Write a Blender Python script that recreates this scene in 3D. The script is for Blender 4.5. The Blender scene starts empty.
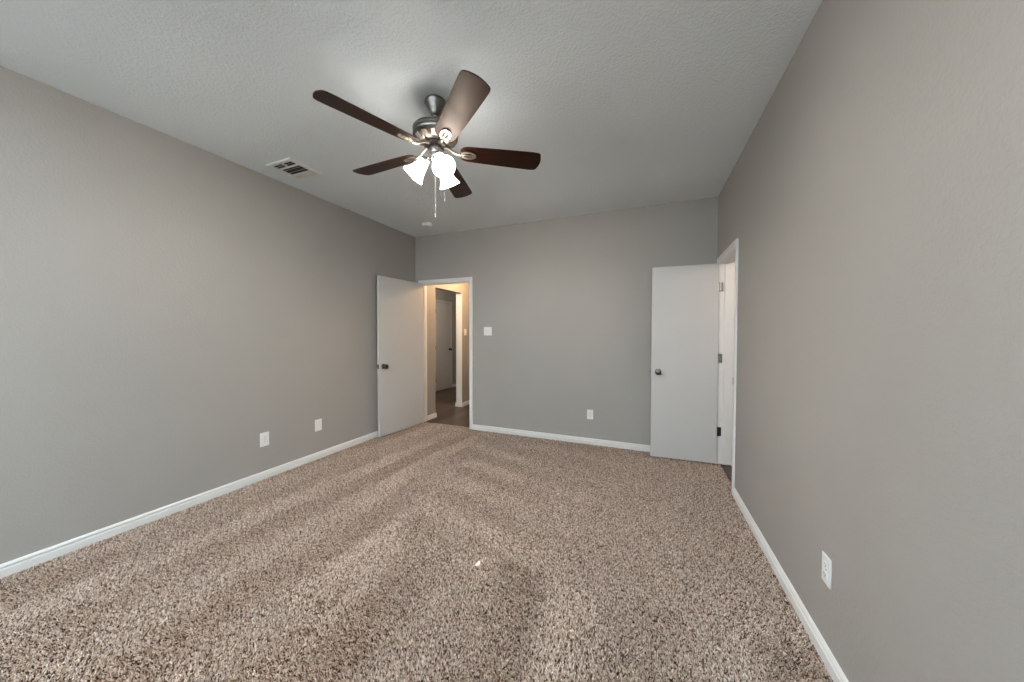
import bpy, bmesh, math, random
import numpy as np
from mathutils import Vector, Matrix
random.seed(7)
S = bpy.context.scene
COL = S.collection
PI = math.pi

# ------------------------------------------------------------------ camera
F_PX, PITCH, YAW, ROLL, CAM_H = 326.49, 0.02057, 0.38666, 0.0019, 1.3117
cy, sy = math.cos(YAW), math.sin(YAW)
fwd = Vector((-sy * math.cos(PITCH), cy * math.cos(PITCH), -math.sin(PITCH)))
r0 = Vector((cy, sy, 0)); u0 = r0.cross(fwd)
rgt = math.cos(ROLL) * r0 + math.sin(ROLL) * u0
upv = -math.sin(ROLL) * r0 + math.cos(ROLL) * u0
cd = bpy.data.cameras.new('camera'); cam = bpy.data.objects.new('camera', cd); COL.objects.link(cam)
M = Matrix((rgt, upv, -fwd)).transposed().to_4x4(); M.translation = Vector((0, 0, CAM_H))
cam.matrix_world = M
cd.sensor_width = 36.0; cd.lens = 36.0 * F_PX / 1024.0; cd.clip_start = 0.02
S.camera = cam

# ------------------------------------------------------------------ world, light, exposure
w = bpy.data.worlds.new('world'); S.world = w; w.use_nodes = True
bg = w.node_tree.nodes['Background']; bg.inputs['Color'].default_value = (0.62, 0.78, 1.0, 1); bg.inputs['Strength'].default_value = 1.0
S.view_settings.view_transform = 'Standard'; S.view_settings.look = 'None'
S.view_settings.gamma = 1.0; S.view_settings.use_curve_mapping = False
S.view_settings.exposure = 0.80
S.cycles.use_denoising = True
S.cycles.max_bounces = 12; S.cycles.diffuse_bounces = 8; S.cycles.caustics_reflective = False; S.cycles.caustics_refractive = False
S.cycles.sample_clamp_indirect = 4.0

def light(name, kind, loc, energy, color, rot=(0, 0, 0), size=None, radius=None):
    l = bpy.data.lights.new(name, kind); l.energy = energy; l.color = color
    if kind == 'AREA':
        l.shape = 'RECTANGLE'; l.size, l.size_y = size
    elif radius: l.shadow_soft_size = radius
    o = bpy.data.objects.new(name, l); o.location = loc; o.rotation_euler = rot; COL.objects.link(o); return o

REAR = -2.60                       # wall behind the camera, with the windows the daylight comes through
# daylight through the two windows behind the camera
light('daylight_window_one', 'AREA', (-2.15, REAR + 0.28, 1.45), 215, (0.74, 0.885, 1.0), (PI / 2 + 1.14, 0, PI), (1.5, 1.5))
light('daylight_window_two', 'AREA', (-0.35, REAR + 0.28, 1.45), 300, (0.74, 0.885, 1.0), (PI / 2 + 1.14, 0, PI), (1.5, 1.5))
# lamps of the rooms beyond the two doorways (their fixtures are out of sight)
light('hall_ceiling_lamp', 'POINT', (-2.45, 4.80, 2.28), 26, (1.0, 0.64, 0.36), radius=0.08)
light('closet_hall_lamp', 'POINT', (-3.75, 5.0, 2.2), 22, (1.0, 0.84, 0.68), radius=0.08)
light('bathroom_lamp', 'POINT', (1.5, 2.9, 2.1), 13, (1.0, 0.82, 0.68), radius=0.1)

# ------------------------------------------------------------------ materials
def srgb(r, g, b):
    f = lambda c: (c / 255 / 12.92) if c / 255 <= 0.04045 else ((c / 255 + 0.055) / 1.055) ** 2.4
    return (f(r), f(g), f(b), 1)

class NT:
    def __init__(self, name):
        self.m = bpy.data.materials.new(name); self.m.use_nodes = True
        self.t = self.m.node_tree; self.b = self.t.nodes['Principled BSDF']
    def n(self, typ, **kw):
        nd = self.t.nodes.new(typ)
        for k, v in kw.items():
            if k in nd.inputs: nd.inputs[k].default_value = v
            else: setattr(nd, k, v)
        return nd
    def l(self, a, b): self.t.links.new(a, b)
    def coord(self, scale=(1, 1, 1), rot=(0, 0, 0)):
        g = self.n('ShaderNodeNewGeometry'); mp = self.n('ShaderNodeMapping')
        mp.inputs['Scale'].default_value = scale; mp.inputs['Rotation'].default_value = rot
        self.l(g.outputs['Position'], mp.inputs['Vector']); return mp.outputs['Vector']
    def obcoord(self, scale=(1, 1, 1)):
        g = self.n('ShaderNodeTexCoord'); mp = self.n('ShaderNodeMapping'); mp.inputs['Scale'].default_value = scale
        self.l(g.outputs['Object'], mp.inputs['Vector']); return mp.outputs['Vector']
    def ramp(self, fac, stops):
        r = self.n('ShaderNodeValToRGB'); e = r.color_ramp.elements
        while len(e) < len(stops): e.new(0.5)
        for el, (p, c) in zip(e, stops): el.position = p; el.color = c
        self.l(fac, r.inputs['Fac']); return r.outputs['Color']
    def mix(self, fac, a, b, blend='MIX'):
        m = self.n('ShaderNodeMix', data_type='RGBA', blend_type=blend)
        for s, v in ((m.inputs[0], fac), (m.inputs[6], a), (m.inputs[7], b)):
            if hasattr(v, 'links'): self.l(v, s)
            else: s.default_value = v
        return m.outputs[2]
    def math(self, op, a, b=0.0):
        m = self.n('ShaderNodeMath', operation=op)
        for s, v in ((m.inputs[0], a), (m.inputs[1], b)):
            if hasattr(v, 'links'): self.l(v, s)
            else: s.default_value = v
        return m.outputs[0]
    def bump(self, h, strength, dist):
        b = self.n('ShaderNodeBump'); b.inputs['Strength'].default_value = strength; b.inputs['Distance'].default_value = dist
        self.l(h, b.inputs['Height']); self.l(b.outputs['Normal'], self.b.inputs['Normal'])

def plain(name, col, rough=0.5, metal=0.0, var=0.04, scale=14.0):
    k = NT(name); v = k.coord()
    nz = k.n('ShaderNodeTexNoise', Scale=scale, Detail=3.0); k.l(v, nz.inputs['Vector'])
    c = tuple(x * (1 - var) for x in col[:3]) + (1,); d = tuple(min(1, x * (1 + var)) for x in col[:3]) + (1,)
    k.l(k.ramp(nz.outputs['Fac'], [(0.3, c), (0.7, d)]), k.b.inputs['Base Color'])
    k.b.inputs['Roughness'].default_value = rough; k.b.inputs['Metallic'].default_value = metal
    return k.m

def wall_mat(name, col):
    k = NT(name); v = k.coord()
    nz = k.n('ShaderNodeTexNoise', Scale=1.3, Detail=2.0); k.l(v, nz.inputs['Vector'])
    c = tuple(x * 0.985 for x in col[:3]) + (1,); d = tuple(x * 1.015 for x in col[:3]) + (1,)
    k.l(k.ramp(nz.outputs['Fac'], [(0.35, c), (0.65, d)]), k.b.inputs['Base Color'])
    k.b.inputs['Roughness'].default_value = 0.62
    n2 = k.n('ShaderNodeTexNoise', Scale=75.0, Detail=2.0, Roughness=0.5); k.l(v, n2.inputs['Vector'])
    k.bump(k.ramp(n2.outputs['Fac'], [(0.42, (0, 0, 0, 1)), (0.62, (1, 1, 1, 1))]), 0.16, 0.003)
    return k.m

M_WALL = wall_mat('greige_wall_paint', (0.362, 0.338, 0.309, 1))
def ceiling_mat():
    k = NT('textured_white_ceiling'); v = k.coord()
    k.b.inputs['Base Color'].default_value = (0.845, 0.91, 0.95, 1); k.b.inputs['Roughness'].default_value = 0.85
    n1 = k.n('ShaderNodeTexNoise', Scale=62.0, Detail=2.5, Roughness=0.55); k.l(v, n1.inputs['Vector'])
    k.bump(k.ramp(n1.outputs['Fac'], [(0.45, (0, 0, 0, 1)), (0.60, (1, 1, 1, 1))]), 0.35, 0.006)
    return k.m
M_CEIL = ceiling_mat()
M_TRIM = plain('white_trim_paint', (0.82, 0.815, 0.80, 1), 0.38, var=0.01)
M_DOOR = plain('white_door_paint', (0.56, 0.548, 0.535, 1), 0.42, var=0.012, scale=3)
M_PLATE = plain('white_plastic', (0.87, 0.87, 0.86, 1), 0.35, var=0.01)
M_SLOT = plain('dark_slot', (0.05, 0.05, 0.05, 1), 0.6)
M_NICKEL = plain('brushed_nickel', (0.44, 0.41, 0.38, 1), 0.26, 1.0, 0.06, 40)
M_NICKELD = plain('dark_pewter', (0.22, 0.205, 0.19, 1), 0.30, 1.0, 0.06, 40)
M_KNOB = plain('satin_dark_nickel', (0.14, 0.135, 0.13, 1), 0.3, 1.0, 0.05, 40)
M_IRON = plain('polished_blade_iron', (0.40, 0.355, 0.30, 1), 0.42, 1.0, 0.05, 40)
M_BRONZE = plain('dark_bronze', (0.035, 0.03, 0.026, 1), 0.4, 0.8)
M_DUCT_SHADE = plain('duct_shade', (0.045, 0.041, 0.026, 1), 0.8)  # dark olive carries the shade inside the vent
M_PAPER = plain('white_paper', (0.85, 0.85, 0.83, 1), 0.7)
M_CHAIN = plain('pale_chain', (0.55, 0.53, 0.50, 1), 0.45, 0.3)

def carpet_mat():
    k = NT('speckled_frieze_carpet'); v = k.coord()
    n1 = k.n('ShaderNodeTexNoise', Scale=88.0, Detail=2.0, Roughness=0.6, Distortion=0.6); k.l(v, n1.inputs['Vector'])
    tuft = k.ramp(n1.outputs['Fac'], [(0.32, srgb(46, 30, 21)), (0.42, srgb(108, 88, 74)), (0.52, srgb(168, 149, 135)), (0.66, srgb(222, 206, 194))])
    n2 = k.n('ShaderNodeTexNoise', Scale=36.0, Detail=1.0); k.l(v, n2.inputs['Vector'])
    tuft = k.mix(k.math('MULTIPLY', n2.outputs['Fac'], 0.3), tuft, srgb(154, 134, 118), 'MIX')
    # lay of the pile left by the vacuum: soft strokes fanning out from the hall doorway
    sep = k.n('ShaderNodeSeparateXYZ'); k.l(v, sep.inputs[0])
    ang = k.math('ARCTAN2', k.math('SUBTRACT', sep.outputs[0], -2.5), k.math('SUBTRACT', 4.3, sep.outputs[1]))
    wob = k.n('ShaderNodeTexNoise', Scale=1.1, Detail=1.0); k.l(v, wob.inputs['Vector'])
    st = k.n('ShaderNodeTexNoise', Scale=6.5, Detail=1.5, Roughness=0.45); st.noise_dimensions = '1D'
    k.l(k.math('ADD', ang, k.math('MULTIPLY', wob.outputs['Fac'], 0.30)), st.inputs['W'])
    pat = k.n('ShaderNodeTexNoise', Scale=2.0, Detail=2.0); k.l(v, pat.inputs['Vector'])
    mixed = k.math('ADD', k.math('MULTIPLY', st.outputs['Fac'], 0.7), k.math('MULTIPLY', pat.outputs['Fac'], 0.3))
    lay = k.ramp(mixed, [(0.38, (0.84, 0.83, 0.82, 1)), (0.62, (1.12, 1.125, 1.13, 1))])
    k.l(k.mix(1.0, tuft, lay, 'MULTIPLY'), k.b.inputs['Base Color'])
    k.b.inputs['Roughness'].default_value = 0.95; k.b.inputs['Specular IOR Level'].default_value = 0.1
    k.bump(n1.outputs['Fac'], 0.8, 0.02)
    return k.m
M_CARPET = carpet_mat()

def plank_mat():
    k = NT('brown_wood_planks'); v = k.coord((1, 1, 1), (0, 0, PI / 2))
    br = k.n('ShaderNodeTexBrick', Scale=1.0); br.inputs['Brick Width'].default_value = 1.2; br.inputs['Row Height'].default_value = 0.15
    br.inputs['Mortar Size'].default_value = 0.002; br.inputs['Color1'].default_value = srgb(60, 47, 40); br.inputs['Color2'].default_value = srgb(92, 75, 65)
    br.inputs['Mortar'].default_value = srgb(50, 36, 28); k.l(v, br.inputs['Vector'])
    g = k.coord((30, 1.6, 1)); nz = k.n('ShaderNodeTexNoise', Scale=1.5, Detail=5.0); k.l(g, nz.inputs['Vector'])
    k.l(k.mix(0.8, br.outputs['Color'], k.ramp(nz.outputs['Fac'], [(0.35, (0.30, 0.27, 0.25, 1)), (0.65, (1, 1, 1, 1))]), 'MULTIPLY'), k.b.inputs['Base Color'])
    k.b.inputs['Roughness'].default_value = 0.35
    return k.m
M_PLANK = plank_mat()

def blade_mat():
    k = NT('espresso_blade_wood'); v = k.obcoord((3, 60, 20))
    nz = k.n('ShaderNodeTexNoise', Scale=1.2, Detail=5.0, Roughness=0.6); k.l(v, nz.inputs['Vector'])
    k.l(k.ramp(nz.outputs['Fac'], [(0.3, (0.010, 0.0032, 0.002, 1)), (0.7, (0.026, 0.0075, 0.004, 1))]), k.b.inputs['Base Color'])
    k.b.inputs['Roughness'].default_value = 0.33; k.b.inputs['Specular IOR Level'].default_value = 0.26; k.b.inputs['Specular Tint'].default_value = (1.0, 0.74, 0.55, 1)
    return k.m
M_BLADE = blade_mat()

def shade_mat():
    k = NT('lit_frosted_glass'); k.b.inputs['Base Color'].default_value = (0.95, 0.92, 0.86, 1)
    k.b.inputs['Roughness'].default_value = 0.4; k.b.inputs['Transmission Weight'].default_value = 0.0
    k.b.inputs['Emission Color'].default_value = (1.0, 0.93, 0.85, 1); k.b.inputs['Emission Strength'].default_value = 11.0
    return k.m
M_SHADE = shade_mat()
def bulb_mat():
    k = NT('glowing_bulb'); k.b.inputs['Emission Color'].default_value = (1.0, 0.91, 0.80, 1); k.b.inputs['Emission Strength'].default_value = 980.0
    return k.m
M_BULB = bulb_mat()
def glass_mat():
    k = NT('window_glass'); k.b.inputs['Base Color'].default_value = (1, 1, 1, 1); k.b.inputs['Roughness'].default_value = 0.0
    k.b.inputs['Transmission Weight'].default_value = 1.0; k.b.inputs['IOR'].default_value = 1.45
    return k.m
M_GLASS = glass_mat()

# ------------------------------------------------------------------ mesh helpers
def box(bm, x0, x1, y0, y1, z0, z1, bev=0.0):
    vs = [bm.verts.new((x, y, z)) for x in (x0, x1) for y in (y0, y1) for z in (z0, z1)]
    fs = [bm.faces.new([vs[i] for i in q]) for q in ((0, 1, 3, 2), (4, 6, 7, 5), (0, 4, 5, 1), (2, 3, 7, 6), (0, 2, 6, 4), (1, 5, 7, 3))]
    if bev:
        es = set(e for f in fs for e in f.edges)
        bmesh.ops.bevel(bm, geom=list(es), offset=bev, segments=2, affect='EDGES', profile=0.5)

def lathe(bm, prof, mat=None, seg=32, cap=True):
    """prof: (radius, z) pairs turned about z; mat places it."""
    mat = mat or Matrix.Identity(4); rings = []
    for r, z in prof:
        if r < 1e-6: rings.append([bm.verts.new(mat @ Vector((0, 0, z)))])
        else: rings.append([bm.verts.new(mat @ Vector((r * math.cos(2 * PI * i / seg), r * math.sin(2 * PI * i / seg), z))) for i in range(seg)])
    for a, b in zip(rings, rings[1:]):
        for i in range(seg):
            j = (i + 1) % seg
            q = [a[i % len(a)], a[j % len(a)], b[j % len(b)], b[i % len(b)]]
            q = [v for n, v in enumerate(q) if v not in q[:n]]
            if len(q) > 2: bm.faces.new(q)
    if cap:
        for rg in (rings[0], rings[-1]):
            if len(rg) > 2: bm.faces.new(rg)

def tube(bm, pts, r, seg=10):
    pts = [Vector(p) for p in pts]; rings = []
    rs = r if isinstance(r, (list, tuple)) else [r] * len(pts)
    for i, p in enumerate(pts):
        d = (pts[min(i + 1, len(pts) - 1)] - pts[max(i - 1, 0)]).normalized()
        a = d.cross(Vector((0, 0, 1)) if abs(d.z) < 0.9 else Vector((1, 0, 0))).normalized(); b = d.cross(a)
        rings.append([bm.verts.new(p + rs[i] * (math.cos(2 * PI * k / seg) * a + math.sin(2 * PI * k / seg) * b)) for k in range(seg)])
    for a, b in zip(rings, rings[1:]):
        for k in range(seg): bm.faces.new((a[k], a[(k + 1) % seg], b[(k + 1) % seg], b[k]))
    bm.faces.new(rings[0]); bm.faces.new(rings[-1])

def prism(bm, outline, z0, z1, bev=0.0):
    lo = [bm.verts.new((x, y, z0)) for x, y in outline]; hi = [bm.verts.new((x, y, z1)) for x, y in outline]
    n = len(outline); fs = [bm.faces.new(lo), bm.faces.new(hi)]
    for i in range(n): fs.append(bm.faces.new((lo[i], lo[(i + 1) % n], hi[(i + 1) % n], hi[i])))

def obj(name, bm, mat, parent=None, smooth=False, loc=None, rot=None):
    bmesh.ops.recalc_face_normals(bm, faces=bm.faces[:])
    me = bpy.data.meshes.new(name); bm.to_mesh(me); bm.free(); me.materials.append(mat)
    if smooth:
        for p in me.polygons: p.use_smooth = True
        me.set_sharp_from_angle(angle=math.radians(40))
    o = bpy.data.objects.new(name, me); COL.objects.link(o)
    if parent: o.parent = parent
    if loc: o.location = loc
    if rot: o.rotation_euler = rot
    return o

def tag(o, label, cat=None, group=None, kind=None):
    o['label'] = label
    if cat: o['category'] = cat
    if group: o['group'] = group
    if kind: o['kind'] = kind
    return o

def empty(name, loc, rot=(0, 0, 0)):
    o = bpy.data.objects.new(name, None); o.empty_display_size = 0.05; COL.objects.link(o)
    o.location = loc; o.rotation_euler = rot; return o

def boxes(name, lst, mat, label, cat, bev=0.0):
    bm = bmesh.new()
    for b in lst: box(bm, *b, bev=bev)
    return tag(obj(name, bm, mat), label, cat, kind='structure')

# ------------------------------------------------------------------ the shell
L, R, B, H, T, HH = -3.160, 0.689, 3.955, 2.74, 0.12, 2.44
DX0, DX1, DZ = -3.042, -2.245, 2.043          # clear opening of the doorway in the back wall
RY0, RY1 = 3.185, 3.822                       # clear opening of the doorway in the right wall
RZ = 2.024
J = 0.018                                     # jamb board thickness
boxes('floor', [(L - 0.1, R, REAR, B, -0.06, -0.012), (DX0 - J, DX1 + J, B, 4.015, -0.06, -0.012), (R, 0.722, RY0 - J, RY1 + J, -0.06, -0.012)], M_CARPET,
      'brown and beige speckled frieze carpet with vacuum tracks across the bedroom', 'carpet floor')
boxes('ceiling', [(L - T, R + T, REAR - T, B + T, H, H + 0.1)], M_CEIL, 'white textured bedroom ceiling around the fan', 'ceiling')
SKEW = 0.0118                                  # the left wall runs a hair out of square
LX = lambda y: L - SKEW * (B - y)
def skewed(o):
    c = Vector((L, B, 0)); o.matrix_world = Matrix.Translation(c) @ Matrix.Rotation(-SKEW, 4, 'Z') @ Matrix.Translation(-c); return o
skewed(boxes('wall_left', [(L - T, L, REAR - T, B + T, -0.06, H)], M_WALL, 'plain greige wall on the left side', 'wall'))
boxes('wall_back', [(L, DX0 - J, B, B + T, -0.06, H), (DX0 - J, DX1 + J, B, B + T, DZ + J, H), (DX1 + J, R + T, B, B + T, -0.06, H)], M_WALL,
      'greige end wall between the two doors', 'wall')
boxes('wall_right', [(R, R + T, REAR - T, RY0 - J, -0.06, H), (R, R + T, RY0 - J, RY1 + J, RZ + J, H), (R, R + T, RY1 + J, B, -0.06, H)], M_WALL,
      'large greige wall filling the right side', 'wall')
WIN = [(-2.9, -1.4), (-1.1, 0.4)]; WZ = (0.7, 2.2)
rear = [(L - 0.1, R, REAR - T, REAR, -0.06, WZ[0]), (L - 0.1, R, REAR - T, REAR, WZ[1], H), (L - 0.1, WIN[0][0], REAR - T, REAR, WZ[0], WZ[1]),
        (WIN[0][1], WIN[1][0], REAR - T, REAR, WZ[0], WZ[1]), (WIN[1][1], R, REAR - T, REAR, WZ[0], WZ[1])]
boxes('wall_front', rear, M_WALL, 'greige wall behind the camera with two windows', 'wall')
for i, (x0, x1) in enumerate(WIN):
    bm = bmesh.new(); z0, z1 = WZ; y0, y1 = REAR - 0.08, REAR - 0.03; f = 0.05
    for b in ((x0, x0 + f, y0, y1, z0, z1), (x1 - f, x1, y0, y1, z0, z1), (x0 + f, x1 - f, y0, y1, z0, z0 + f), (x0 + f, x1 - f, y0, y1, z1 - f, z1),
              (x0 + f, x1 - f, y0, y1, (z0 + z1) / 2 - 0.02, (z0 + z1) / 2 + 0.02)): box(bm, *b)
    wo = tag(obj('window_%d' % (i + 1), bm, M_TRIM), 'white framed window %s behind the camera' % ('nearest the left wall' if i == 0 else 'nearest the right wall'), 'window', kind='structure')
    bm = bmesh.new(); box(bm, x0 + f, x1 - f, y0 + 0.022, y0 + 0.028, z0 + f, z1 - f); obj('pane', bm, M_GLASS, wo)

# hall beyond the back-wall doorway
HX, CX = -3.06, -4.40
OY0, OY1 = 4.315, 5.115
boxes('floor_hall', [(CX, -1.7, 4.015, 7.4, -0.06, -0.004)], M_PLANK, 'dark brown wood plank floor of the hall beyond the open door', 'wood floor')
boxes('ceiling_hall', [(CX - T, -1.58, B + T, 7.5, HH, HH + 0.1)], M_CEIL, 'hall ceiling beyond the back doorway', 'ceiling')
boxes('wall_hall_left', [(HX - T, HX, B + T, OY0, -0.06, HH), (HX - T, HX, OY1 + 0.012, 7.4, -0.06, HH), (HX - T, HX, OY0, OY1 + 0.012, 2.05, HH)], M_WALL,
      'hall wall with a cased opening seen through the back doorway', 'wall')
boxes('wall_hall_far', [(CX - T, CX, B + T, 7.5, -0.06, HH)], M_WALL, 'wall carrying the small closed door beyond the hall opening', 'wall')
boxes('wall_hall_near', [(CX - T, L - T, B, B + T, -0.06, HH)], M_WALL, 'short wall of the hall side passage', 'wall')
boxes('wall_hall_end', [(CX, -1.58, 7.4, 7.5, -0.06, HH)], M_WALL, 'end wall of the hall', 'wall')
boxes('wall_hall_right', [(-1.7, -1.58, B + T, 7.4, -0.06, HH)], M_WALL, 'right wall of the hall', 'wall')
# room beyond the right-hand doorway
boxes('floor_bathroom', [(0.722, 2.6, 2.2, 4.4, -0.06, -0.004)], M_PLANK, 'brown floor strip past the right doorway', 'wood floor')
boxes('ceiling_bathroom', [(R + T, 2.6, 2.2, 4.4, HH, HH + 0.1)], M_CEIL, 'ceiling of the room past the right doorway', 'ceiling')
boxes('wall_bathroom', [(2.6, 2.7, 2.1, 4.5, -0.06, HH), (R + T, 2.6, 4.4, 4.5, -0.06, HH), (R + T, 2.6, 2.1, 2.2, -0.06, HH)], M_WALL, 'walls of the room past the right doorway', 'wall')

# ------------------------------------------------------------------ carpet pile: short twisted tufts, laid over in strokes by a vacuum
def pile():
    rng = np.random.default_rng(11)
    rects = [(L - 0.055, R - 0.008, -0.75, B - 0.008), (DX0 + 0.01, DX1 - 0.01, B - 0.008, 4.010), (R - 0.008, 0.718, RY0 + 0.01, RY1 - 0.01)]
    pts = []
    sp = 0.0046
    for x0, x1, y0, y1 in rects:
        nx, ny = max(1, int((x1 - x0) / sp)), max(1, int((y1 - y0) / sp))
        gx, gy = np.meshgrid((np.arange(nx) + 0.5) / nx, (np.arange(ny) + 0.5) / ny)
        p = np.stack([x0 + gx.ravel() * (x1 - x0), y0 + gy.ravel() * (y1 - y0)], 1) + rng.uniform(-0.5, 0.5, (nx * ny, 2)) * sp
        pts.append(np.clip(p, (x0, y0), (x1, y1)))
    P = np.concatenate(pts); P = P[P[:, 0] > L - SKEW * (B - P[:, 1]) + 0.008]; n = len(P); x, y = P[:, 0], P[:, 1]
    def wob(seed, freq, k=7):
        g = np.random.default_rng(seed); v = np.zeros(n)
        for _ in range(k):
            a, f, ph = g.uniform(0, 2 * PI), freq * g.uniform(0.5, 1.6), g.uniform(0, 2 * PI)
            v += np.sin((x * np.cos(a) + y * np.sin(a)) * f + ph)
        return v / math.sqrt(k)
    w1, w2, w3 = wob(1, 2.6), wob(2, 3.2), wob(3, 9.0)
    # strokes along the room on the left, across it on the right, along it again at the near right
    left = x < -1.55 - 0.25 * (y - 2.0) + 0.06 * w1
    near = (~left) & (y < 1.75 + 0.12 * w2) & (x > -1.6)
    u = np.where(left, (x + 1.7) * (1 + 0.10 * (y - 2)) + 0.03 * w1, np.where(near, (x + 0.4) + 0.10 * (y - 1) + 0.03 * w1, y + 0.22 * x + 0.04 * w2))
    ang = np.where(left, math.radians(93), np.where(near, math.radians(95), math.radians(-12)))
    stroke = np.tanh(2.2 * np.sin(2 * PI * u / np.where(left, 0.46, np.where(near, 0.60, 0.44)) + 0.5 * w2)) * (0.6 + 0.4 * w3)
    ang = ang + rng.normal(0, 0.35, n)
    lean = 0.0052 * stroke + rng.normal(0, 0.0026, n)
    side = rng.normal(0, 0.0030, n)
    h = rng.uniform(-0.0035, 0.0025, n)
    tip = np.stack([x + lean * np.cos(ang) - side * np.sin(ang), y + lean * np.sin(ang) + side * np.cos(ang), h], 1)
    tip[:, 0] = np.clip(tip[:, 0], L - SKEW * (B - tip[:, 1]) + 0.004, 0.722)
    root = np.stack([x, y, np.full(n, -0.013)], 1)
    mid = root * 0.5 + tip * 0.5; mid[:, 2] = -0.013 + (h + 0.013) * 0.62; mid[:, :2] += rng.normal(0, 0.0012, (n, 2))
    co = np.stack([root, mid, tip], 1).reshape(-1, 3).astype(np.float32)
    pal = np.array([srgb(62, 40, 28)[:3], srgb(130, 104, 86)[:3], srgb(184, 160, 142)[:3], srgb(214, 194, 178)[:3], srgb(238, 223, 209)[:3]])
    fleck = wob(5, 420.0, 9) * 0.55 + rng.normal(0, 0.85, n)
    idx = np.digitize(fleck, (-1.12, -0.55, 0.30, 1.15))
    colr = np.ones((n, 4), np.float32); colr[:, :3] = pal[idx] * rng.uniform(0.88, 1.10, (n, 1))
    cu = bpy.data.hair_curves.new('carpet_pile'); cu.add_curves([3] * n)
    cu.attributes['position'].data.foreach_set('vector', co.ravel())
    ra = cu.attributes.new('radius', 'FLOAT', 'POINT') if 'radius' not in cu.attributes else cu.attributes['radius']
    r = rng.uniform(0.0015, 0.0022, n); ra.data.foreach_set('value', np.stack([r * 0.9, r * 1.05, r * 0.7], 1).ravel().astype(np.float32))
    ca = cu.attributes.new('yarn', 'FLOAT_COLOR', 'CURVE'); ca.data.foreach_set('color', colr.ravel())
    k = NT('twisted_carpet_yarn'); at = k.n('ShaderNodeAttribute', attribute_name='yarn'); k.l(at.outputs['Color'], k.b.inputs['Base Color'])
    k.b.inputs['Roughness'].default_value = 0.9; k.b.inputs['Specular IOR Level'].default_value = 0.1
    cu.materials.append(k.m)
    o = bpy.data.objects.new('carpet_pile', cu); COL.objects.link(o)
    tag(o, 'short speckled brown and beige carpet pile covering the bedroom floor', 'carpet', kind='stuff')
pile()

# ------------------------------------------------------------------ baseboards
BASE = [(0, -0.012), (0.014, -0.012), (0.014, 0.036), (0.0135, 0.040), (0.005, 0.044), (0.005, 0.0495), (0.0125, 0.0525), (0.0125, 0.058), (0.008, 0.065), (0.003, 0.069), (0, 0.069)]
def baseboard(name, runs, label):
    bm = bmesh.new()
    for (x0, y0), (x1, y1), (nx, ny) in runs:
        a = [bm.verts.new((x0 + nx * o, y0 + ny * o, z)) for o, z in BASE]; b = [bm.verts.new((x1 + nx * o, y1 + ny * o, z)) for o, z in BASE]
        n = len(BASE)
        for i in range(n): bm.faces.new((a[i], a[(i + 1) % n], b[(i + 1) % n], b[i]))
        bm.faces.new(a); bm.faces.new(b)
    return tag(obj(name, bm, M_TRIM), label, 'baseboard', kind='structure')
CW = 0.046                                     # casing width
skewed(baseboard('baseboard_left', [((L, REAR), (L, B), (1, 0))], 'long white baseboard along the left wall'))
baseboard('baseboard_back', [((DX1 + CW + 0.004, B), (R, B), (0, -1)), ((L, B), (DX0 - CW, B), (0, -1))], 'white baseboard along the end wall between the doors')
baseboard('baseboard_right', [((R, REAR), (R, RY0 - CW - 0.022), (-1, 0))], 'white baseboard along the right wall')
baseboard('baseboard_front', [((L, REAR), (R, REAR), (0, 1))], 'white baseboard behind the camera')
baseboard('baseboard_hall', [((HX, B + T + 0.02), (HX, OY0 + 0.012), (1, 0)), ((HX + 0.012, OY0), (HX - T, OY0), (0, 1)), ((HX, OY1 - 0.0), (HX, 7.4), (1, 0)), ((HX + 0.012, OY1), (HX - T - 0.012, OY1), (0, -1))],
          'white baseboard wrapping the hall wall seen through the back doorway')
baseboard('baseboard_hall_far', [((CX, 6.88), (CX, 7.4), (1, 0)), ((CX, B + T), (CX, 6.13), (1, 0))], 'white baseboard beside the small closed hall door')

# ------------------------------------------------------------------ door casings and jambs
def cas(bm, axis, a0, a1, plane, sgn, ztop, cw, legs=(True, True)):
    """casing round an opening a0..a1; axis 'x' runs in x on plane y, axis 'y' runs in y on plane x"""
    d1, d2 = 0.010, 0.016
    def bx(u0, u1, t, z0, z1):
        p0, p1 = sorted((plane, plane + sgn * t))
        if axis == 'x': box(bm, u0, u1, p0, p1, z0, z1, 0.0015)
        else: box(bm, p0, p1, u0, u1, z0, z1, 0.0015)
    for ok, (i, o) in zip(legs, ((a0, a0 - cw), (a1, a1 + cw))):
        if ok:
            m = (i + o) / 2
            bx(min(i, m), max(i, m), d1, 0, ztop + cw); bx(min(m, o), max(m, o), d2, 0, ztop + cw)
    bx(a0, a1, d1, ztop, ztop + cw / 2); bx(a0, a1, d2, ztop + cw / 2, ztop + cw)

bm = bmesh.new()
cas(bm, 'x', DX0 - 0.004, DX1 + 0.004, B, -1, DZ + 0.004, CW + 0.004); cas(bm, 'x', DX0 - 0.004, DX1 + 0.004, B + T, 1, DZ + 0.004, CW, (False, True))
for b in ((DX0 - J, DX0, B, B + T, 0, DZ), (DX1, DX1 + J, B, B + T, 0, DZ), (DX0 - J, DX1 + J, B, B + T, DZ, DZ + J)): box(bm, *b)
for b in ((DX0, DX0 + 0.010, B + 0.045, B + 0.08, 0, DZ), (DX1 - 0.010, DX1, B + 0.045, B + 0.08, 0, DZ), (DX0, DX1, B + 0.045, B + 0.08, DZ - 0.010, DZ)): box(bm, *b)
tag(obj('trim_1', bm, M_TRIM), 'white casing and jamb around the open doorway to the hall', 'door trim', kind='structure')

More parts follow.
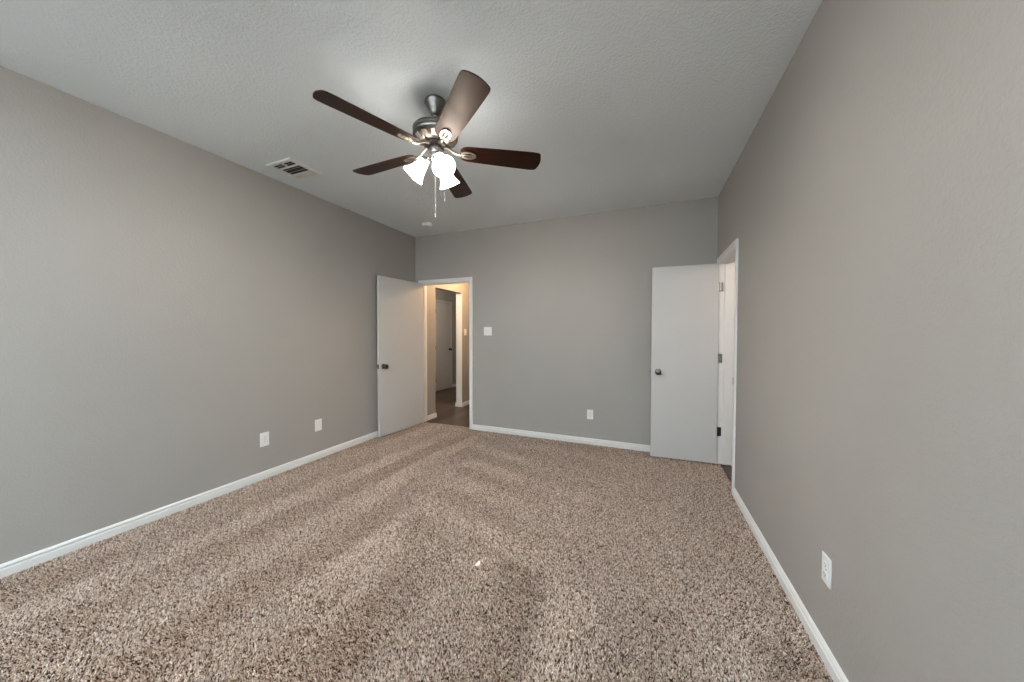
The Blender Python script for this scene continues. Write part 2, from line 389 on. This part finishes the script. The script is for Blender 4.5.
bm = bmesh.new()
cas(bm, 'y', RY0 - 0.004, RY1 + 0.004, R, -1, RZ + 0.004, 0.057); cas(bm, 'y', RY0 - 0.004, RY1 + 0.004, R + T, 1, RZ + 0.004, 0.055)
for b in ((R, R + T, RY0 - J, RY0, 0, RZ), (R, R + T, RY1, RY1 + J, 0.008, RZ), (R, R + T, RY0 - J, RY1 + J, RZ, RZ + J)): box(bm, *b)
for b in ((R + 0.045, R + 0.08, RY0, RY0 + 0.010, 0, RZ), (R + 0.045, R + 0.08, RY1 - 0.010, RY1, 0.008, RZ), (R + 0.045, R + 0.08, RY0, RY1, RZ - 0.010, RZ)): box(bm, *b)
t2 = tag(obj('trim_2', bm, M_TRIM), 'white casing and jamb around the doorway in the right wall', 'door trim', kind='structure')
bm = bmesh.new(); box(bm, R - 0.0125, R + 0.03, RY0 - 0.001, RY0 + 0.002, 0.90, 0.955); tag(obj('strike_plate', bm, M_NICKEL, t2), 'metal strike plate')

for hz, mt, lb in ((0.335, M_BRONZE, 'dark bronze bottom hinge leaf'), (1.075, M_NICKEL, 'nickel middle hinge leaf'), (1.79, M_NICKEL, 'nickel top hinge leaf')):
    bm = bmesh.new(); box(bm, R - 0.006, R + 0.030, RY1 - 0.003, RY1 + 0.001, hz - 0.0445, hz + 0.0445)
    for q in range(5): lathe(bm, [(0.0, hz - 0.045 + q * 0.018), (0.0062, hz - 0.045 + q * 0.018), (0.0062, hz - 0.0278 + q * 0.018), (0.0, hz - 0.0278 + q * 0.018)], Matrix.Translation((R + 0.003, RY1 - 0.009, 0)), 12)
    tag(obj('hinge', bm, mt, t2, True), lb)
bm = bmesh.new(); D3Y0, D3Y1 = 6.19, 6.82
cas(bm, 'y', D3Y0, D3Y1, CX, 1, DZ, 0.055)
tag(obj('trim_3', bm, M_DOOR), 'white casing around the small closed hall door', 'door trim', kind='structure')
bm = bmesh.new()                               # white end jamb of the hall opening
box(bm, HX - T, HX, OY1, OY1 + 0.012, 0, 2.05, 0.001)
tag(obj('trim_4', bm, M_TRIM), 'white end jamb of the hall opening, left of the small hall switch', 'door trim', kind='structure')

# ------------------------------------------------------------------ doors
KNOB = [(0.0, 0.0), (0.032, 0.0), (0.032, 0.004), (0.028, 0.009), (0.013, 0.012), (0.011, 0.028), (0.016, 0.034), (0.026, 0.042), (0.029, 0.052), (0.026, 0.062), (0.015, 0.068), (0.0, 0.069)]
def leaf(name, loc, rot, width, ztop, knobz, label, both=True, backset=0.065, z0=0.013, latch=True, hinges=(), th=0.035):
    bm = bmesh.new(); box(bm, 0, width, -th, 0, z0, ztop, 0.0018)
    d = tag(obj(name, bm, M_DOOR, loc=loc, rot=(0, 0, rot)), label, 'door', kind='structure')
    for s in ((1, -1) if both else (1,)):
        m = Matrix.Translation((width - backset, 0 if s > 0 else -th, knobz)) @ Matrix.Rotation(-s * PI / 2, 4, 'X')
        bm = bmesh.new(); lathe(bm, KNOB, m, 28); tag(obj('door_knob', bm, M_KNOB, d, True), 'satin nickel round knob')
    if latch:
        bm = bmesh.new(); box(bm, width - 0.001, width + 0.0015, -th / 2 - 0.0125, -th / 2 + 0.0125, knobz - 0.029, knobz + 0.029); box(bm, width, width + 0.010, -th / 2 - 0.006, -th / 2 + 0.006, knobz - 0.008, knobz + 0.008, 0.002)
        tag(obj('latch_plate', bm, M_NICKEL, d), 'metal latch plate on the door edge')
    for hz, mat, lb in hinges:
        bm = bmesh.new()
        for k in range(5): lathe(bm, [(0.0065, hz - 0.045 + k * 0.018), (0.0065, hz - 0.045 + k * 0.018 + 0.0172)], Matrix.Translation((-0.009, -th - 0.004, 0)), 14)
        lathe(bm, [(0.0, hz + 0.05), (0.005, hz + 0.048), (0.005, hz - 0.048), (0.0, hz - 0.05)], Matrix.Translation((-0.009, -th - 0.004, 0)), 12)
        box(bm, -0.0025, 0.0, -th, -0.004, hz - 0.0445, hz + 0.0445)
        tag(obj('hinge', bm, mat, d, True), lb)
    return d

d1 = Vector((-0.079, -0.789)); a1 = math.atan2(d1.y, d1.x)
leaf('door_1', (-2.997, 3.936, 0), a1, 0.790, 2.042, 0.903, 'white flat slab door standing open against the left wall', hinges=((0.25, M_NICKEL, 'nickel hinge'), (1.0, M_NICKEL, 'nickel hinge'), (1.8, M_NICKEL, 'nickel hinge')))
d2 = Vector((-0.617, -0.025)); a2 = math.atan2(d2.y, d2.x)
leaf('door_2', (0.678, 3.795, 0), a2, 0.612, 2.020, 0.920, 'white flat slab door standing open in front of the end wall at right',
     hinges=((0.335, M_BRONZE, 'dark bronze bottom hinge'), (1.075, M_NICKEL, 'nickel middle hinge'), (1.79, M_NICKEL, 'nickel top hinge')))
# the closed hall door, its face just proud of the wall
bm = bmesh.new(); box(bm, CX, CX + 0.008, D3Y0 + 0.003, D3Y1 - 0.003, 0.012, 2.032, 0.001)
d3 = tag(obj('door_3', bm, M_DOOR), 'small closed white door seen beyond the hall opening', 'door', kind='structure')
bm = bmesh.new(); lathe(bm, KNOB, Matrix.Translation((CX + 0.008, D3Y1 - 0.06, 0.945)) @ Matrix.Rotation(PI / 2, 4, 'Y'), 24); tag(obj('door_knob', bm, M_BRONZE, d3, True), 'dark bronze knob')
for hz in (0.25, 1.0, 1.83):
    bm = bmesh.new(); lathe(bm, [(0.0, hz - 0.05), (0.007, hz - 0.047), (0.007, hz + 0.047), (0.0, hz + 0.05)], Matrix.Translation((CX + 0.012, D3Y0 + 0.002, 0)), 12); tag(obj('hinge', bm, M_BRONZE, d3, True), 'dark hinge')

# ------------------------------------------------------------------ wall plates (built facing -y at the wall, then turned)
def plate(name, loc, rotz, w, h, label, cat, kind, group=None):
    e = tag(empty(name, loc, (0, 0, rotz)), label, cat, group)
    bm = bmesh.new(); box(bm, -w / 2, w / 2, -0.0065, 0, -h / 2, h / 2, 0.0025); obj('cover_plate', bm, M_PLATE, e)
    if kind == 'outlet':
        for s in (1, -1):
            out = []
            for k in range(24):
                t = 2 * PI * k / 24; out.append((0.0172 * math.cos(t), max(-0.0125, min(0.0125, 0.0172 * math.sin(t)))))
            bm = bmesh.new(); prism(bm, out, 0.0, 0.0085)
            bmesh.ops.transform(bm, verts=bm.verts, matrix=Matrix.Translation((0, 0, s * 0.0195)) @ Matrix.Rotation(PI / 2, 4, 'X'))
            rc = obj('receptacle', bm, M_PLATE, e)
            bm = bmesh.new(); zc = s * 0.0195
            box(bm, -0.0075, -0.0055, -0.0088, -0.008, zc - 0.001, zc + 0.007); box(bm, 0.0055, 0.0075, -0.0088, -0.008, zc - 0.001, zc + 0.006); box(bm, -0.002, 0.002, -0.0088, -0.008, zc - 0.0085, zc - 0.0045)
            tag(obj('slots', bm, M_SLOT, rc), 'dark plug slots')
        bm = bmesh.new(); lathe(bm, [(0.0, 0.0), (0.003, 0.0), (0.0025, 0.0012), (0.0, 0.0015)], Matrix.Translation((0, -0.0065, 0)) @ Matrix.Rotation(PI / 2, 4, 'X'), 12); obj('screw', bm, M_NICKEL, e)
    elif kind == 'blank':
        for s in (1, -1):
            bm = bmesh.new(); lathe(bm, [(0.0, 0.0), (0.003, 0.0), (0.0025, 0.0012), (0.0, 0.0015)], Matrix.Translation((0, -0.0065, s * 0.042)) @ Matrix.Rotation(PI / 2, 4, 'X'), 12); obj('screw', bm, M_PLATE, e)
    else:
        xs = (-0.023, 0.023) if w > 0.1 else (0.0,)
        for x in xs:
            bm = bmesh.new(); box(bm, x - 0.006, x + 0.006, -0.008, -0.006, -0.0125, 0.0125, 0.0008)
            v0 = len(bm.verts)
            bm.verts.ensure_lookup_table()
            box(bm, x - 0.004, x + 0.004, -0.019, -0.006, -0.002, 0.008, 0.001); obj('toggle', bm, M_PLATE, e)
            for s in (1, -1):
                bm = bmesh.new(); lathe(bm, [(0.0, 0.0), (0.003, 0.0), (0.0025, 0.0012), (0.0, 0.0015)], Matrix.Translation((x, -0.0065, s * 0.030)) @ Matrix.Rotation(PI / 2, 4, 'X'), 12); obj('screw', bm, M_PLATE, e)
    return e
plate('light_switch', (-1.960, B, 1.353), 0, 0.117, 0.115, 'white two-gang switch plate on the end wall right of the hall doorway', 'switch', 'switch')
plate('wall_outlet', (-0.598, B, 0.355), 0, 0.072, 0.115, 'white duplex outlet low on the end wall', 'outlet', 'outlet')
plate('wall_outlet', (LX(1.877), 1.877, 0.357), PI / 2 - SKEW, 0.076, 0.125, 'white outlet on the left wall farther from the open door', 'outlet', 'outlet')
plate('wall_plate', (LX(2.398), 2.398, 0.353), PI / 2 - SKEW, 0.076, 0.122, 'plain blank white cover plate on the left wall nearer the open door', 'wall plate', 'blank')
plate('wall_outlet', (R, 1.677, 0.366), -PI / 2, 0.067, 0.115, 'white duplex outlet on the right wall above the baseboard', 'outlet', 'outlet')
plate('light_switch', (HX, 5.235, 1.35), PI / 2, 0.072, 0.115, 'small switch on the hall wall seen through the back doorway', 'switch', 'switch')

# ------------------------------------------------------------------ ceiling vent (three-way register)
VX0, VX1, VY0, VY1 = -2.972, -2.677, 1.795, 2.082
vent = tag(empty('ceiling_vent', ((VX0 + VX1) / 2, (VY0 + VY1) / 2, H)), 'white metal air register on the ceiling near the left wall', 'vent')
hx, hy = (VX1 - VX0) / 2, (VY1 - VY0) / 2
bm = bmesh.new(); fw_, fr = 0.030, 0.012
def chamfer_frame(bm):
    o = [(-hx, -hy), (hx, -hy), (hx, hy), (-hx, hy)]; i = [(-hx + fw_, -hy + fw_), (hx - fw_, -hy + fw_), (hx - fw_, hy - fw_), (-hx + fw_, hy - fw_)]
    m = [(a * 0.965, b * 0.965) for a, b in o]
    vo = [bm.verts.new((x, y, 0)) for x, y in o]; vo2 = [bm.verts.new((x, y, -0.004)) for x, y in o]; vm = [bm.verts.new((x, y, -fr)) for x, y in m]
    vi = [bm.verts.new((x, y, -fr)) for x, y in i]; vt = [bm.verts.new((x, y, 0)) for x, y in i]
    for ring in ((vo, vo2), (vo2, vm), (vm, vi), (vi, vt), (vt, vo)):
        for k in range(4): bm.faces.new((ring[0][k], ring[0][(k + 1) % 4], ring[1][(k + 1) % 4], ring[1][k]))
chamfer_frame(bm); obj('frame', bm, M_PLATE, vent)
ix, iy = hx - fw_, hy - fw_
bm = bmesh.new(); box(bm, -ix, ix, -iy, iy, -0.0015, 0.0); tag(obj('duct_shade_plate', bm, M_DUCT_SHADE, vent), 'dark plate painted as the shaded duct behind the louvres')  # flat plate on the uncut ceiling; its dark colour stands in for duct shade
y1s, y2s = -iy + 0.062, iy - 0.055               # dividers between the three sections
bm = bmesh.new(); box(bm, -ix, ix, y1s - 0.006, y1s + 0.006, -fr, -0.0015); box(bm, -ix, ix, y2s - 0.005, y2s + 0.005, -fr, -0.0015); box(bm, -0.004, 0.004, -iy, y1s - 0.006, -fr, -0.0015); obj('divider', bm, M_PLATE, vent)
def slat(cx_, cy_, ln, along, tilt, wd=0.0052):
    bm = bmesh.new(); box(bm, -ln / 2, ln / 2, -wd, wd, -0.0003, 0.0003)
    bmesh.ops.transform(bm, verts=bm.verts, matrix=Matrix.Translation((cx_, cy_, -0.0065)) @ Matrix.Rotation(0 if along == 'x' else PI / 2, 4, 'Z') @ Matrix.Rotation(tilt, 4, 'X'))
    return obj('louvre', bm, M_PLATE, vent)
for k in range(3): slat(0, y2s + 0.013 + k * 0.0145, 2 * ix, 'x', math.radians(-50))
for k in range(2): slat(0, y1s + 0.032 + k * 0.038, 2 * ix, 'x', math.radians(88), 0.0013)
slat(0, (-iy + y1s - 0.006) / 2, 2 * ix, 'x', math.radians(88), 0.0012)

# ------------------------------------------------------------------ smoke detector
sd = tag(empty('smoke_detector', (-2.63, 3.535, H)), 'small round white smoke detector on the ceiling near the far left corner', 'smoke detector')
bm = bmesh.new(); lathe(bm, [(0.0, 0.0), (0.068, 0.0), (0.068, -0.008), (0.062, -0.010), (0.0, -0.010)], None, 40); obj('base', bm, M_PLATE, sd, True)
bm = bmesh.new(); lathe(bm, [(0.062, -0.010), (0.062, -0.022), (0.055, -0.033), (0.030, -0.038), (0.0, -0.039)], None, 40); obj('cover', bm, M_PLATE, sd, True)
bm = bmesh.new(); lathe(bm, [(0.0, -0.0385), (0.009, -0.0385), (0.008, -0.0415), (0.0, -0.042)], Matrix.Translation((0.018, 0, 0)), 16); obj('test_button', bm, M_PLATE, sd, True)

# ------------------------------------------------------------------ ceiling fan
FX, FY, BZ = -1.204, 1.705, 2.438
fan = tag(empty('ceiling_fan', (FX, FY, H)), 'five-blade dark wood ceiling fan with three lit glass shades', 'ceiling fan')
Z = lambda z: z - H
bm = bmesh.new(); lathe(bm, [(0.0, 0.0), (0.060, 0.0), (0.065, -0.006), (0.065, -0.016), (0.061, -0.022), (0.048, -0.048), (0.034, -0.076), (0.028, -0.088), (0.020, -0.092), (0.0, -0.092)], None, 40); obj('canopy', bm, M_NICKELD, fan, True)
bm = bmesh.new(); lathe(bm, [(0.0, -0.07), (0.0125, -0.07), (0.0125, Z(2.57)), (0.0, Z(2.57))], None, 20); lathe(bm, [(0.0, Z(2.602)), (0.019, Z(2.60)), (0.021, Z(2.59)), (0.021, Z(2.57)), (0.0, Z(2.57))], None, 24); obj('downrod', bm, M_NICKEL, fan, True)
bm = bmesh.new(); lathe(bm, [(0.0, Z(2.568)), (0.05, Z(2.568)), (0.118, Z(2.567)), (0.131, Z(2.564)), (0.137, Z(2.558)), (0.137, Z(2.553)), (0.133, Z(2.550)), (0.136, Z(2.547)), (0.136, Z(2.538)), (0.132, Z(2.535)), (0.136, Z(2.532)), (0.136, Z(2.520)), (0.130, Z(2.512)),
      (0.115, Z(2.500)), (0.096, Z(2.487)), (0.078, Z(2.478)), (0.0, Z(2.478))], None, 56); mh = obj('motor_housing', bm, M_NICKELD, fan, True)
for k in range(12):                                 # light flutes round the lower bowl
    bm = bmesh.new(); box(bm, -0.019, 0.019, -0.016, 0.016, -0.0025, 0.0025, 0.001)
    bmesh.ops.transform(bm, verts=bm.verts, matrix=Matrix.Rotation(2 * PI * k / 12, 4, 'Z') @ Matrix.Translation((0.1065, 0, Z(2.4935))) @ Matrix.Rotation(math.radians(-35), 4, 'Y'))
    tag(obj('motor_flute', bm, M_IRON, mh), 'bright flute on the motor bowl')
bm = bmesh.new(); lathe(bm, [(0.0, Z(2.480)), (0.066, Z(2.480)), (0.066, Z(2.470)), (0.060, Z(2.466)), (0.0, Z(2.466))], None, 40); tag(obj('flywheel', bm, M_BRONZE, fan, True), 'dark flywheel ring under the motor')
bm = bmesh.new(); lathe(bm, [(0.0, Z(2.468)), (0.037, Z(2.468)), (0.039, Z(2.464)), (0.038, Z(2.425)), (0.036, Z(2.42)), (0.040, Z(2.417)), (0.040, Z(2.392)), (0.034, Z(2.380)), (0.020, Z(2.372)), (0.008, Z(2.368)), (0.006, Z(2.360)), (0.0, Z(2.358))], None, 36); obj('switch_housing', bm, M_NICKEL, fan, True)

def blade_outline():
    top = [(0.150, 0.030), (0.158, 0.044), (0.172, 0.054), (0.195, 0.060), (0.30, 0.0645), (0.45, 0.070), (0.60, 0.0745), (0.632, 0.0742), (0.646, 0.070), (0.654, 0.060), (0.660, 0.040), (0.6645, 0.020), (0.666, 0.0)]
    return top + [(x, -y) for x, y in reversed(top[:-1])]
def blade_bm():
    bm = bmesh.new(); prism(bm, blade_outline(), -0.003, 0.003)
    es = [e for e in bm.edges if abs(e.verts[0].co.z - e.verts[1].co.z) < 1e-6]
    bmesh.ops.bevel(bm, geom=es, offset=0.0015, segments=1, affect='EDGES'); return bm
def ring_plate(bm, cx_, a_o, b_o, a_i, b_i, z0, z1, seg=28):
    vs = [[], [], [], []]
    for k in range(seg):
        t = 2 * PI * k / seg; c, s = math.cos(t), math.sin(t)
        for i, (a, b, z) in enumerate(((a_o, b_o, z0), (a_o, b_o, z1), (a_i, b_i, z1), (a_i, b_i, z0))): vs[i].append(bm.verts.new((cx_ + a * c, b * s, z)))
    for i in range(4):
        A, Bv = vs[i], vs[(i + 1) % 4]
        for k in range(seg): bm.faces.new((A[k], A[(k + 1) % seg], Bv[(k + 1) % seg], Bv[k]))
def iron_bm():
    bm = bmesh.new()
    tube(bm, [(0.055, 0, 0.030), (0.082, 0, 0.022), (0.112, 0, 0.001), (0.135, 0, -0.008), (0.158, 0, -0.010)], [0.011, 0.009, 0.0075, 0.008, 0.009], 10)
    ring_plate(bm, 0.200, 0.050, 0.030, 0.034, 0.017, -0.010, -0.004)
    box(bm, 0.166, 0.234, -0.004, 0.004, -0.010, -0.004, 0.001)
    for x in (0.158, 0.242): lathe(bm, [(0.0, -0.0135), (0.004, -0.0125), (0.005, -0.010), (0.005, -0.004)], Matrix.Translation((x, 0, 0)), 10)
    return bm
PITCHB = math.radians(-13)
blade0 = iron0 = None
for k in range(5):
    a = -1.934 + k * 2 * PI / 5
    if k == 0:
        blade0 = obj('blade', blade_bm(), M_BLADE, fan); iron0 = obj('blade_iron', iron_bm(), M_IRON, fan, True); bl, ir = blade0, iron0
    else:
        bl = blade0.copy(); ir = iron0.copy()
        for o in (bl, ir): COL.objects.link(o); o.parent = fan
    for o in (bl, ir):
        o.location = (0, 0, Z(BZ)); o.rotation_euler = (PITCHB, 0, a)
    tag(ir, 'polished nickel blade bracket with an oval ring')

# light kit: three arms, bell shades and bulbs
SH_O = [(0.024, 0.0), (0.026, 0.012), (0.030, 0.028), (0.036, 0.050), (0.043, 0.075), (0.052, 0.100), (0.064, 0.122), (0.068, 0.127)]
SH_I = [(r - 0.003, z) for r, z in reversed(SH_O)]
BULB = [(0.0, 0.020), (0.013, 0.022), (0.014, 0.040), (0.022, 0.056), (0.029, 0.074), (0.030, 0.086), (0.025, 0.102), (0.014, 0.111), (0.0, 0.114)]
TILT = math.radians(39)
for k, ad in enumerate((-35, 85, 205)):
    a = math.radians(ad); ca, sa = math.cos(a), math.sin(a)
    P = lambda r, z: (r * ca, r * sa, Z(z))
    bm = bmesh.new(); tube(bm, [P(0.030, 2.400), P(0.042, 2.400), P(0.052, 2.394), P(0.058, 2.384)], 0.008, 10)
    n = Vector((ca * math.sin(TILT), sa * math.sin(TILT), -math.cos(TILT)))
    m = Matrix.Translation(P(0.056, 2.386)) @ n.to_track_quat('Z', 'Y').to_matrix().to_4x4()
    lathe(bm, [(0.0, -0.008), (0.018, -0.006), (0.027, 0.002), (0.028, 0.018), (0.024, 0.019)], m, 24); obj('lamp_arm', bm, M_NICKEL, fan, True)
    m2 = m @ Matrix.Translation((0, 0, 0.004))
    bm = bmesh.new(); lathe(bm, SH_O + SH_I, m2, 40, cap=False)
    sh = obj('lamp_shade', bm, M_SHADE, fan, True); tag(sh, 'lit frosted glass bell shade')
    bm = bmesh.new(); lathe(bm, BULB, m2, 24); tag(obj('bulb', bm, M_BULB, sh, True), 'glowing white bulb')

def chain(x, y, z0, z1):
    bm = bmesh.new(); z = z0
    tube(bm, [(x, y, z0), (x, y, z1 + 0.02)], 0.0005, 6)
    while z > z1 + 0.02:
        lathe(bm, [(0.0, z + 0.0012), (0.0012, z), (0.0, z - 0.0012)], Matrix.Translation((x, y, 0)), 6); z -= 0.0052
    c = obj('pull_chain', bm, M_CHAIN, fan, True); tag(c, 'thin pull chain')
    bm = bmesh.new(); lathe(bm, [(0.0, z1 + 0.024), (0.0014, z1 + 0.022), (0.0026, z1 + 0.010), (0.0026, z1 + 0.004), (0.0, z1)], Matrix.Translation((x, y, 0)), 12); obj('fob', bm, M_CHAIN, c, True)
chain(-0.024, 0.030, Z(2.395), Z(2.047)); chain(0.041, 0.036, Z(2.41), Z(2.137))

# ------------------------------------------------------------------ scraps on the carpet
bm = bmesh.new(); pts = [(-0.012, -0.018), (0.004, -0.020), (0.013, -0.004), (0.011, 0.016), (0.001, 0.021), (-0.006, 0.008)]
prism(bm, pts, 0.0, 0.0012)
for v in bm.verts: v.co.z += 0.004 * math.sin(v.co.y * 90) ** 2
tag(obj('paper_scrap', bm, M_PAPER, loc=(-0.867, 1.622, 0.005), rot=(0, 0, 0.25)), 'tiny torn white paper scrap on the middle of the carpet', 'scrap')
bm = bmesh.new(); prism(bm, [(-0.014, -0.006), (0.010, -0.008), (0.016, 0.003), (-0.004, 0.007)], 0.0, 0.0015)
for v in bm.verts: v.co.z += 0.003 * math.sin(v.co.x * 110) ** 2
tag(obj('lint_fleck', bm, M_PAPER, loc=(-2.88, 1.585, 0.005), rot=(0, 0, 0.5)), 'pale lint fleck on the carpet by the left wall', 'lint')
